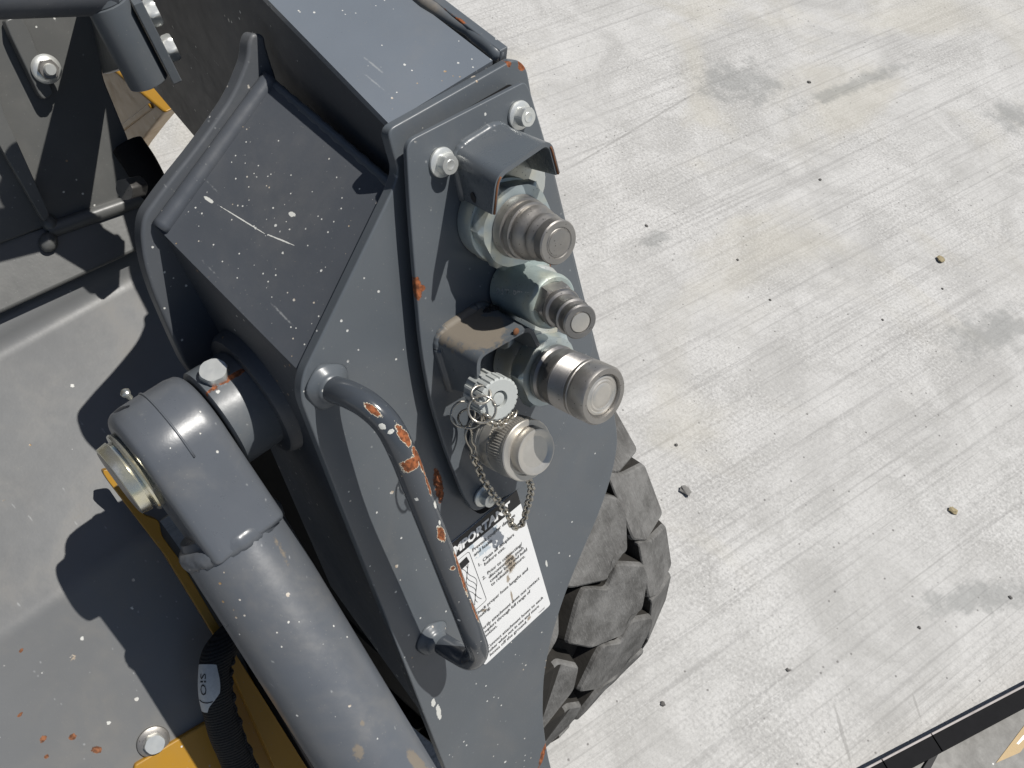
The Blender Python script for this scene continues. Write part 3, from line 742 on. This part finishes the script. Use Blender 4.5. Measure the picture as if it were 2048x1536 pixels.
# eye: rounded head around the pin merging into the tube
x_ = cdir - LP * cdir[1]; x_ = _nz(x_); y_ = np.cross(LP, x_)
RE = .0465
prof = []
for i in range(25):
    t = R_(78) + R_(204) * i / 24
    prof.append((math.cos(t) * RE, math.sin(t) * RE))
ext = .088
prof = [(ext, prof[0][1] * .0 + .0405)] + prof + [(ext, -.0405)]
bm = bmesh.new(); rows = []
secs = [(0.0, .90), (.006, .975), (.013, 1.0), (.030, 1.01), (.034, .995), (.050, 1.0), (.058, .97), (.063, .90)]
for s_, sc_ in secs:
    rows.append([bm.verts.new(V(e0 + LP * s_ + (x_ * (u * (sc_ if u < 0 else 1)) + y_ * (w_ * sc_)))) for u, w_ in prof])
for a, b in zip(rows, rows[1:]):
    for i in range(len(a)): bm.faces.new((a[i], a[(i + 1) % len(a)], b[(i + 1) % len(a)], b[i]))
bm.faces.new(rows[0]); bm.faces.new(rows[-1][::-1])
eye = link('cylinder_eye', bm, m_cyl, cyl, bevel=.006, seg=4, angle=40)
base = pin + LP * -.232
tb = base + cdir * .080
link('barrel', polar(tb, cdir, [(-.012, .036), (0, .0395), (.004, .041), (.62, .041)], 64), m_cyl, cyl, smooth=True)
rs = [(-.006 + .0, .040), (-.003, .0424), (0.001, .0430), (.004, .0424), (.009, .041)]
link('weld_bead', polar(tb, cdir, [(h, (lambda t, r=r, j=j: r + .0006 * math.sin(23 * t + j) + .0005 * math.sin(9 * t))) for j, (h, r) in enumerate(rs)], 72), m_cyl, cyl, smooth='all')
# seam line round the eye
seam = [e0 + LP * .0315 + x_ * u * 1.012 + y_ * w_ * 1.012 for u, w_ in prof[1:-1]]
link('casting_seam', tube(seam, .0009, 6), m_cyl, eye, smooth='all')
pn = link('pivot_pin', polar(e0 - LP * .017, LP, [(0, .0272), (.0006, .0288), (.0085, .0300), (.0088, .0285), (.0115, .0285), (.0116, .0330), (.0132, .0338), (.0145, .0330), (.030, .030)], 64), m_pin, cyl, smooth=True)
link('end_face', polar(e0 - LP * .0172, LP, [(0, .0265), (.0004, .0270)], 48), m_steeld, pn, smooth=True)
zk = e0 + LP * .012 - x_ * .034 + y_ * -.0 + UP * .028
gz = on(258, 790, zk, _nz(np.array([.4, -.5, .75])))
link('grease_fitting', polar(gz - UP * .004, _nz(np.array([-.3, -.2, 1])), [(0, .002), (.004, .0022), (.005, .0034), (.007, .0036), (.0085, .0025), (.009, .001)], 20), m_pin, cyl, smooth=True)

# ================================================================== ATTACHMENT FRAME (left)
frm = thing('attachment_carrier', GR(100, 1200, .6), 'dark grey folded steel attachment frame beside the tilt cylinder', 'attachment frame')
QT = R_(42); NQ = np.array([math.sin(QT), 0, math.cos(QT)]); Q0 = np.array([-.165, -.318, .722])
Q = lambda px, py, h=0.0: on(px, py, Q0 + NQ * h, NQ)
crease = Q(60, 1232)
cx, cz = crease[0], crease[2]
t2 = R_(14); d2 = np.array([-math.cos(t2), 0, math.sin(t2)])
# length of the second leaf so that its top reaches the photographed fold
n2 = np.array([math.sin(t2), 0, math.cos(t2)])
top = on(55, 672, crease, n2)
tx, tz = top[0], top[2]
prof = []
dq = np.array([math.cos(QT), 0, -math.sin(QT)])
p_low = np.array([cx, 0, cz]) + dq * .55
prof = [p_low, np.array([cx, 0, cz]) , np.array([tx, 0, tz]), np.array([tx - .012, 0, tz + .022]), np.array([tx - .045, 0, tz + .030]), np.array([tx - .06, 0, tz + .0])]
pf = fillet(prof, [0, .007, .02, .018, .01, 0], 6, closed=False)
latR = -.262
nlo = next(i for i, p in enumerate(pf) if p[0] < cx - .004)
def ruled(prof, l0, l1, mat, name, parent, th=.006):
    bm = bmesh.new(); a = [bm.verts.new(V(p + LP * l0)) for p in prof]; b = [bm.verts.new(V(p + LP * l1)) for p in prof]
    for i in range(len(a) - 1): bm.faces.new((a[i], a[i + 1], b[i + 1], b[i]))
    return link(name, bm, mat, parent, smooth=True, solid=th)
m_fold2 = paint('lower_frame_paint_b', (.15, .154, .156), chip=.45, dust=.6, rough=.36, dustcol=(.2, .185, .16), cscale=34, edge=False, rcol=(.2, .08, .035),
    rust=[spot((82, 1472), (90, 1478), .006, plane=lambda x, y: Q(x, y)), spot((140, 1468), (150, 1474), .005, plane=lambda x, y: Q(x, y)), spot((185, 1495), (200, 1500), .006, plane=lambda x, y: Q(x, y)), spot((40, 1298), (44, 1300), .004, plane=lambda x, y: Q(x, y)), spot((38, 1425), (42, 1428), .004, plane=lambda x, y: Q(x, y)), spot((90, 1508), (95, 1512), .004, plane=lambda x, y: Q(x, y))])
latE = -.10
bm = bmesh.new(); cols = [[bm.verts.new(V(p + LP * l)) for p in pf] for l in (-1.65, latR)] + [[bm.verts.new(V(p + LP * latE)) for p in pf[nlo:]]]
for i in range(len(pf) - 1): bm.faces.new((cols[0][i], cols[0][i + 1], cols[1][i + 1], cols[1][i]))
for i in range(nlo, len(pf) - 1): bm.faces.new((cols[1][i], cols[1][i + 1], cols[2][i + 1 - nlo], cols[2][i - nlo]))
link('folded_plate', bm, m_fold2, frm, smooth=True, solid=.006)
def frame_bolt(px, py):
    o = Q(px, py, .003)
    b = link('flange_bolt', polar(o, NQ, [(0, .0145), (.0015, .015), (.003, .0145), (.0045, .0115), (.0047, .008)], 40), m_steel, frm, smooth=True)
    link('hex_head', hexnut(o, NQ, .004, .010, .0086, rot=.2), m_bolt, b, smooth=True)
frame_bolt(306, 1482)
# upper upright plate, its sloping foot and gap
t3 = R_(52); N3 = np.array([math.cos(t3), 0, math.sin(t3)])
U0 = np.array([tx - .030, -.3, tz + .062])
Uq = lambda px, py, h=0.0: on(px, py, U0 + N3 * h, N3)
foot = fillet([Uq(x, y) for x, y in ((-140, 690), (281, 497), (291, 470), (288, 405), (276, 385), (100, 448), (-140, 520))], [0, .006, .004, .008, .008, .004, 0], 4)
link('foot_plate', prism(foot, -N3 * .008), m_frame, frm, bevel=.003, seg=3)
upq = fillet([Uq(x, y, .0006) for x, y in ((-140, 540), (102, 450), (280, 388), (262, 290), (196, 140), (140, -60), (-140, -60))], [0, 0, .004, .01, .01, 0, 0], 4)
t4 = R_(30); N4 = np.array([math.cos(t4), 0, math.sin(t4)])
Wq0 = Uq(190, 420, .001)
Wq = lambda px, py, h=0.0: on(px, py, Wq0 + N4 * h, N4)
upq = fillet([Wq(x, y) for x, y in ((-140, 540), (102, 450), (280, 388), (262, 290), (204, 150), (204, -60), (-140, -60))], [0, 0, .004, .01, .01, 0, 0], 4)
link('upright_plate', prism(upq, -N4 * .008), m_frame, frm, bevel=.002)
# rounded seam where the two meet
link('fold_roll', tube([Uq(96, 462, .002), Uq(284, 396, .002)], .0075, 20), m_frame, frm, smooth=True)
for (a, b, r) in (((90, 430), (108, 462), .0075), ((101, 468), (92, 500), .0085)):
    pa, pb = Uq(*a, .004), Uq(*b, .004); Lw = np.linalg.norm(pb - pa)
    link('weld_bead', polar(pa, pb - pa, [(-.002, .001), (0, r * .55), (Lw * .2, r * .85), (Lw * .5, r), (Lw * .8, r * .9), (Lw, r * .55), (Lw + .002, .001)], 24), m_frame, frm, smooth='all')
# slotted bar with nut
bar = fillet([Wq(x, y, .016) for x, y in ((8, 40), (42, 30), (60, 60), (110, 190), (88, 200), (78, 190), (20, 70))], .004, 3)
link('slotted_bar', prism(bar, -N4 * .014), m_frame, frm, bevel=.002)
o = Wq(92, 138, .017)
nb = link('flange_nut', polar(o, N4, [(0, .0125), (.001, .013), (.002, .0125), (.0045, .0095), (.0048, .006)], 40), m_bolt, frm, smooth=True)
link('hex_nut', hexnut(o, N4, .004, .0115, .0078, rot=.3), m_steel, nb, smooth=True)
link('stud_end', polar(o, N4, [(.011, .0054), (.0155, .0052), (.0165, .0045)], 28), m_bolt, nb, smooth=True)
# left brace plate
br = fillet([Wq(x, y, .02) for x, y in ((-140, 40), (-20, 110), (8, 225), (100, 430), (88, 445), (-30, 240), (-140, 200))], .004, 3)
link('brace_plate', prism(br, -N4 * .010), m_frame, frm, bevel=.002)

# locking lever tube with clamp strip
lev = thing('lever_tube', Wq(250, 100, .05), 'short dark steel pivot tube with bolted clamp strip at the frame top', 'pivot tube')
a_, b_ = Wq(213, 5, .178), Wq(298, 165, .166)
ta = _nz(b_ - a_); Lt = np.linalg.norm(b_ - a_)
link('tube', polar(a_, ta, [(0, .0142), (.001, .0160), (Lt - .001, .0160), (Lt, .0146), (Lt, .010), (Lt - .01, .0095)], 48), m_arm, lev, smooth=True)
side = _nz(np.cross(ta, _nz(CAM - a_))); sgn = 1 if (np.dot(side, M @ np.array([1, 0, 0])) > 0) else -1; side *= sgn
nrm_s = np.cross(ta, side)
s0 = a_ + side * .0165
cs = link('clamp_strip', prism([s0 + ta * .004 + nrm_s * .014, s0 + ta * (Lt + .004) + nrm_s * .014, s0 + ta * (Lt + .004) - nrm_s * .014, s0 + ta * .004 - nrm_s * .014], side * .0075), m_arm, lev, bevel=.001)
for q in (.28, .72):
    link('flange_bolt', hexnut(s0 + ta * Lt * q + side * .0075, side, 0, .008, .0095, rot=.2), m_bolt, cs, smooth=True)
bq = [Wq(168, -30, .0), Wq(205, 148, .0), a_ + ta * Lt * .72 - side * .015, a_ - ta * .03 - side * .015]
link('lever_bracket', prism(bq, -_nz(np.cross(bq[1] - bq[0], bq[2] - bq[1])) * .008), m_frame, lev, bevel=.001)
cross = [Wq(-120, -8, .178), Wq(222, -16, .178)]
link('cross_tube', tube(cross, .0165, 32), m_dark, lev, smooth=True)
link('upper_tube', tube([a_ - ta * .07, a_ - ta * .0005], .0148, 32), m_arm, lev, smooth=True)

# ================================================================== HOSE
m_k = NB('woven_sleeve')
Qh = Q
hs = [Qh(475, 1268, .02), Qh(447, 1292, .035), Qh(430, 1335, .045), Qh(434, 1400, .05), Qh(452, 1465, .05), Qh(482, 1540, .05), Qh(512, 1610, .05)]
hpath = smooth_path(hs, 14)
wv = m_k.t.nodes.new('ShaderNodeTexWave'); wv.wave_type = 'BANDS'; wv.bands_direction = 'X'
hax = _nz(hs[4] - hs[3]); ex = Vector(hax).to_track_quat('X', 'Z').to_euler()
m_k.put(wv.inputs['Vector'], m_k.map(m_k.pos, rot=ex, kind='TEXTURE')); wv.inputs['Scale'].default_value = 120; wv.inputs['Distortion'].default_value = 2.5; wv.inputs['Detail'].default_value = 2; wv.inputs['Detail Scale'].default_value = 8
fz = m_k.noise(scale=500, detail=3)
hgt = m_k.math('ADD', wv.outputs[1], m_k.math('MULTIPLY', fz, .7))
m_sleeve = m_k.done(m_k.mix(hgt, (.012, .012, .013), (.05, .049, .047)), .85, 0, m_k.bump(hgt, .8, .0012), spec=.2)
hose = thing('hydraulic_hose', hpath[-1], 'black woven-sleeved hose with white printed tag beside the cylinder', 'hose')
ribr = lambda t: .0150 + .0006 * math.sin(t * 140) * 0 + .0004 * math.sin(t * 31)
hz = link('woven_sleeve', tube(hpath, ribr, 32), m_sleeve, hose, smooth='all')
# seam welt along the sleeve's side
x0 = M @ np.array([1, 0, 0])
welt = []
for i, p in enumerate(hpath):
    tg = _nz(hpath[min(i + 1, len(hpath) - 1)] - hpath[max(0, i - 1)]); s = _nz(x0 - tg * np.dot(x0, tg)); welt.append(p + s * (.0152 + .0012 * math.sin(i * 1.1)))
link('seam_welt', tube(welt[20:], lambda t: .0016 + .0007 * math.sin(t * 40), 8), m_sleeve, hz, smooth='all')
# printed tag: a curved patch of the sleeve
def on_hose(s, a, off):
    i = min(len(hpath) - 2, int(s)); t = s - i; p = hpath[i] * (1 - t) + hpath[i + 1] * t; tg = _nz(hpath[i + 1] - hpath[i])
    vz = _nz(CAM - p); e = _nz(vz - tg * np.dot(vz, tg)); sd = np.cross(tg, e); sd = sd if np.dot(sd, x0) > 0 else -sd
    return p + (e * math.cos(a) + sd * math.sin(a)) * (ribr(s / (len(hpath) - 1)) + off)
bm = bmesh.new(); S0, S1, NA, NS = 27.0, 44.0, 10, 22
grid = []
for j in range(NS + 1):
    s = S0 + (S1 - S0) * j / NS; a1 = -.05 + .35 * math.sin(math.pi * min(1, (j + 2) / NS)) - max(0, j - 14) * .085
    grid.append([bm.verts.new(V(on_hose(s, -1.35 + (a1 + 1.35) * i / NA, .0003))) for i in range(NA + 1)])
for a, b in zip(grid, grid[1:]):
    for i in range(NA): bm.faces.new((a[i], a[i + 1], b[i + 1], b[i]))
tg_ = link('printed_tag', bm, plain('tag_print', (.62, .63, .61), .6, .2, 400, .5, 900), hz, smooth='all')
text('SIO', 0, 0, 5.2, m_ink, tg_, rotm=lambda x, y: on_hose(30.0 + x, -.95 + y * .12, .0006), name='tag_lettering')
link('tag_line', tube([on_hose(39.6 + .9 * math.sin(i * .3), -1.2 + i * .12, .0004) for i in range(9)], .0005, 5), m_ink, tg_)

# ================================================================== YELLOW MACHINE BODY
bod = thing('machine_body', (-.9, -.3, .3), 'yellow painted machine chassis glimpsed behind the frame and cylinder', 'machine chassis')
ye = lambda px, py: Q(px, py, .022)
ystrip = fillet([ye(x, y) for x, y in ((203, 940), (236, 938), (262, 1000), (292, 1032), (318, 1040), (324, 1072), (360, 1120), (460, 1290), (620, 1545), (560, 1560), (440, 1290), (330, 1110), (215, 960))], .004, 3)
link('side_bar', prism(ystrip, -NQ * .014), m_yellow, bod, bevel=.002)
yq = lambda px, py: Q(px, py, .008)
link('floor_plate', prism([yq(x, y) for x, y in ((250, 1600), (270, 1530), (420, 1440), (470, 1330), (560, 1540), (620, 1640))], -NQ * .01), m_yellow, bod, bevel=.002)
link('shade_strip', prism([Q(x, y, .012) for x, y in ((486, 1310), (560, 1300), (790, 1640), (622, 1640))], -NQ * .01), m_black, bod, bevel=.002)  # black strip added to paint the dark void beside the cylinder
bxp = [LT(x, y, .08) for x, y in ((150, 90), (215, 130), (330, 225), (300, 262), (272, 300), (255, 330), (120, 330))]
link('tower_side', prism(bxp, LP * .03), m_yellow, bod, bevel=.004)
link('tower_edge', prism([p - LP * .004 for p in [LT(x, y, .08) for x, y in ((226, 262), (300, 205), (308, 216), (230, 276))]], LP * .012), m_yellow, bod, bevel=.003)
link('cab_occluder', prism([np.array(p) for p in ((-.45, -1.6, .3), (-.45, -.33, .3), (-2.0, -.33, .3), (-2.0, -1.6, .3))], UP * 1.7), m_black, bod, bevel=.03)  # unseen black block added to keep sky and bounce light off the arm
hs2 = thing('rear_hose', LT(290, 350, -.1), 'black rubber hose end tucked behind the arm rib', 'hose')
link('hose_wall', tube(smooth_path([LT(255, 290, -.08), LT(285, 335, -.08), LT(305, 385, -.08), LT(300, 450, -.08), LT(290, 520, -.08)], 8), .016, 20), m_black, hs2, smooth='all')
link('hose_fitting', hexnut(LT(279, 372, -.11), _nz(np.array([.3, -.8, .5])), 0, .02, .009), m_steeld, hs2, smooth=True)

# ================================================================== WHEEL
TR, TX, TZ, TY = .395, -.180, .395, .040
wh = thing('wheel', (TX, TY, 0), 'chunky black rubber tyre with scuffed grey tread lugs below the arm', 'wheel')
kk = NB('tread_rubber')
nn_ = kk.noise(scale=26, detail=6, rough=.65); f2 = kk.noise(kk.map(kk.pos, rot=(.3, .5, .2), scale=(1, 5, 1)), scale=90, detail=5, rough=.7)
rub = kk.mix(kk.ramp(nn_, .3, .7), (.085, .083, .079), (.19, .187, .18)); rub = kk.mix(kk.ramp(f2, .5, .75, 0, .45), rub, (.27, .267, .26))
rub = kk.mix(kk.ramp(kk.noise(scale=400, detail=3), .6, .8, 0, .4), rub, (.03, .029, .028))
m_lug = kk.done(rub, .85, 0, kk.bump(kk.math('ADD', f2, kk.noise(scale=250, detail=4)), .5, .0016), spec=.25)
m_tyre = plain('tyre_rubber', (.03, .028, .025), .85, .4, 40, .5, 200, .001, spec=.2)
prof = [(-.150, .21), (-.160, .27), (-.150, .335), (-.128, .363), (-.10, .369), (0, .371), (.10, .369), (.126, .364), (.146, .337), (.156, .27), (.146, .21)]
bm = polar((TX, TY, TZ), (0, 1, 0), [(y, r) for y, r in prof], 120, caps=False)
link('tyre', bm, m_tyre, wh, smooth='all')
link('rim', polar((TX, TY, TZ), (0, 1, 0), [(-.145, .21), (-.12, .19), (-.02, .17), (-.02, .06)], 64), m_black, wh, smooth=True)  # black colour stands in for the unlit void around the rim
def lug_mesh(poly, top, ch=2.0, base=.367, ctr=None):
    """poly of (degrees, lateral) on the tread; sides splay towards the carcass"""
    cen = np.mean(np.array(poly), 0)
    P2 = fillet([np.array([math.radians(a) * 0.395, y, 0]) for a, y in poly], .006, 3)
    cen = np.mean(np.array(P2), 0); bm = bmesh.new(); rows = []
    for (r, gr) in ((base - .01, .010), (top - .006, .0015), (top - .0015, .0), (top, -.0022)):
        row = []
        for p in P2:
            d = p - cen; l = np.linalg.norm(d); q = p + d / l * gr; a = q[0] / .395
            drop = max(0, abs(q[1]) - .085) * .35
            row.append(bm.verts.new(((r - drop) * math.cos(a), q[1], (r - drop) * math.sin(a))))
        rows.append(row)
    n = len(P2)
    for a, b in zip(rows, rows[1:]):
        for i in range(n): bm.faces.new((a[i], a[(i + 1) % n], b[(i + 1) % n], b[i]))
    f = bm.faces.new(rows[-1]); bmesh.ops.triangulate(bm, faces=[f])
    bmesh.ops.recalc_face_normals(bm, faces=bm.faces)
    me = bpy.data.meshes.new('tread_lug'); bm.to_mesh(me); bm.free(); me.materials.append(m_lug); me.materials.append(m_tyre)
    for p in me.polygons:
        c = p.center; r = math.hypot(c.x, c.z)
        p.material_index = 1 if r < top - .004 - max(0, abs(c.y) - .085) * .35 else 0
    return me
lm = [lug_mesh([(8.4, .004), (4.6, .030), (7.6, .052), (2.8, .086), (.2, .090), (-6.6, .070), (-5.4, .050), (-8.2, .034), (-4, -.012), (1.8, -.040), (7.0, -.010)], TR),
      lug_mesh([(7.6, .088), (4.4, .112), (2, .150), (-9.5, .150), (-9.0, .104), (-5.4, .082)], TR - .001),
      lug_mesh([(6, -.058), (.5, -.034), (-4, -.046), (-9.0, -.10), (-8, -.148), (4, -.148)], TR - .001)]
NL = 25
for i in range(NL):
    for j, me in enumerate(lm):
        o = bpy.data.objects.new('tread_lug', me); COL.objects.link(o); o.parent = wh; o.matrix_parent_inverse = wh.matrix_world.inverted()
        a = R_(28 + 360 / NL * i + (0, 0, -6)[j])
        o.matrix_basis = Matrix.Translation((TX, TY - .012, TZ)) @ Matrix.Rotation(-a, 4, 'Y')

# ================================================================== BUCKET CORNER (lower right)
bk = thing('attachment_bucket', GR(2000, 1500), 'scuffed grey steel bucket floor with thin upright rim on the concrete', 'bucket')
m_bf = paint('bucket_paint', (.11, .108, .10), chip=.25, dust=.8, dustcol=(.26, .25, .235), rough=.5)
ZB = .044
gB = lambda px, py, z=ZB: GR(px, py, z)
r0, r1 = gB(1700, 1557), gB(2120, 1337)
rd = _nz(r1 - r0); rn = np.cross(UP, rd); rn = rn if (M.T @ rn)[1] > 0 else -rn
rimL = np.linalg.norm(r1 - r0)
m_rim = paint('rim_steel', (.30, .27, .26), chip=.2, dust=.5, rough=.5)
kx = rimL / 474
for (s0_, s1_) in ((-.3, 68 * kx), (70 * kx, 175 * kx), (177 * kx, rimL + .3)):
    p = r0 + rd * s0_; q = r0 + rd * s1_
    link('rim_shade_strip', prism([p, q, q - UP * .0335, p - UP * .0335], rn * .028), m_black, bk, bevel=.001)  # black strip paints the shadow between rim edge and floor
    link('rim_edge', prism([p + UP * .0002, q + UP * .0002, q - UP * .012, p - UP * .012], -rn * .0035), m_rim, bk, bevel=.0005)
fl0 = r0 - UP * .034 - rd * .3; fl1 = r1 - UP * .034 + rd * .5
link('floor_plate', prism([fl0, fl1, fl1 + rn * .5, fl0 + rn * .5], -UP * .008), m_bf, bk, bevel=.001)
zf = ZB - .034
dc = [GR(x, y, zf + .0012) for x, y in ((1992, 1526), (2060, 1436), (2060, 1480), (2040, 1505))]
link('yellow_decal', prism(dc, -UP * .0008), plain('decal_yellow', (.34, .22, .07), .5, .15), bk)
st = [GR(x, y, zf + .0014) for x, y in ((2033, 1487), (2047, 1470), (2053, 1473), (2037, 1489))]
link('decal_stroke', prism(st, -UP * .0004), m_white, bk)
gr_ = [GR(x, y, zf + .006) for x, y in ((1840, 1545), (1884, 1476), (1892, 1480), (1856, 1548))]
link('groove_shade', prism(gr_, -UP * .004), m_void, bk, bevel=.001)  # near-black slab on the floor; the groove's shade is its colour

# ================================================================== DEBRIS ON THE CONCRETE
m_st = [plain('stone_grey', (.20, .195, .185), .9, .4, 150, .6), plain('stone_tan', (.30, .25, .15), .9, .4, 150, .6), plain('stone_dark', (.10, .095, .09), .9, .5, 250, .6)]
def pebble(px, py, r, mat, label):
    bm = bmesh.new(); bmesh.ops.create_icosphere(bm, subdivisions=2, radius=r)
    rng = random.Random(int(px))
    for v in bm.verts: v.co = Vector((v.co.x * 1.15, v.co.y * .9, v.co.z * .5)) * rng.uniform(.6, 1.15)
    z0 = min(v.co.z for v in bm.verts); p = GR(px, py)
    for v in bm.verts: v.co += Vector((p[0], p[1], -z0 - r * .06))
    o = link('pebble', bm, mat, None); tag(o, label, 'pebble', 'loose pebbles on the concrete')
pebble(1370, 984, .0115, m_st[0], 'angular grey pebble on the concrete beside the tyre')
pebble(1880, 521, .010, m_st[1], 'tan flake of stone on open concrete')
pebble(1905, 1022, .009, m_st[1], 'small tan crumb of stone, round and alone on the concrete')
for (x, y, r) in ((1618, 165, .007), (1293, 452, .0055), (1640, 360, .005), (1885, 578, .004), (1352, 890, .005), (1325, 1408, .006), (1575, 1340, .005), (1838, 1255, .0045), (2020, 1195, .005), (1540, 600, .004), (1475, 520, .0045), (1765, 640, .004)):
    pebble(x, y, r * .72, m_st[2], 'tiny dark grit chip on the concrete')
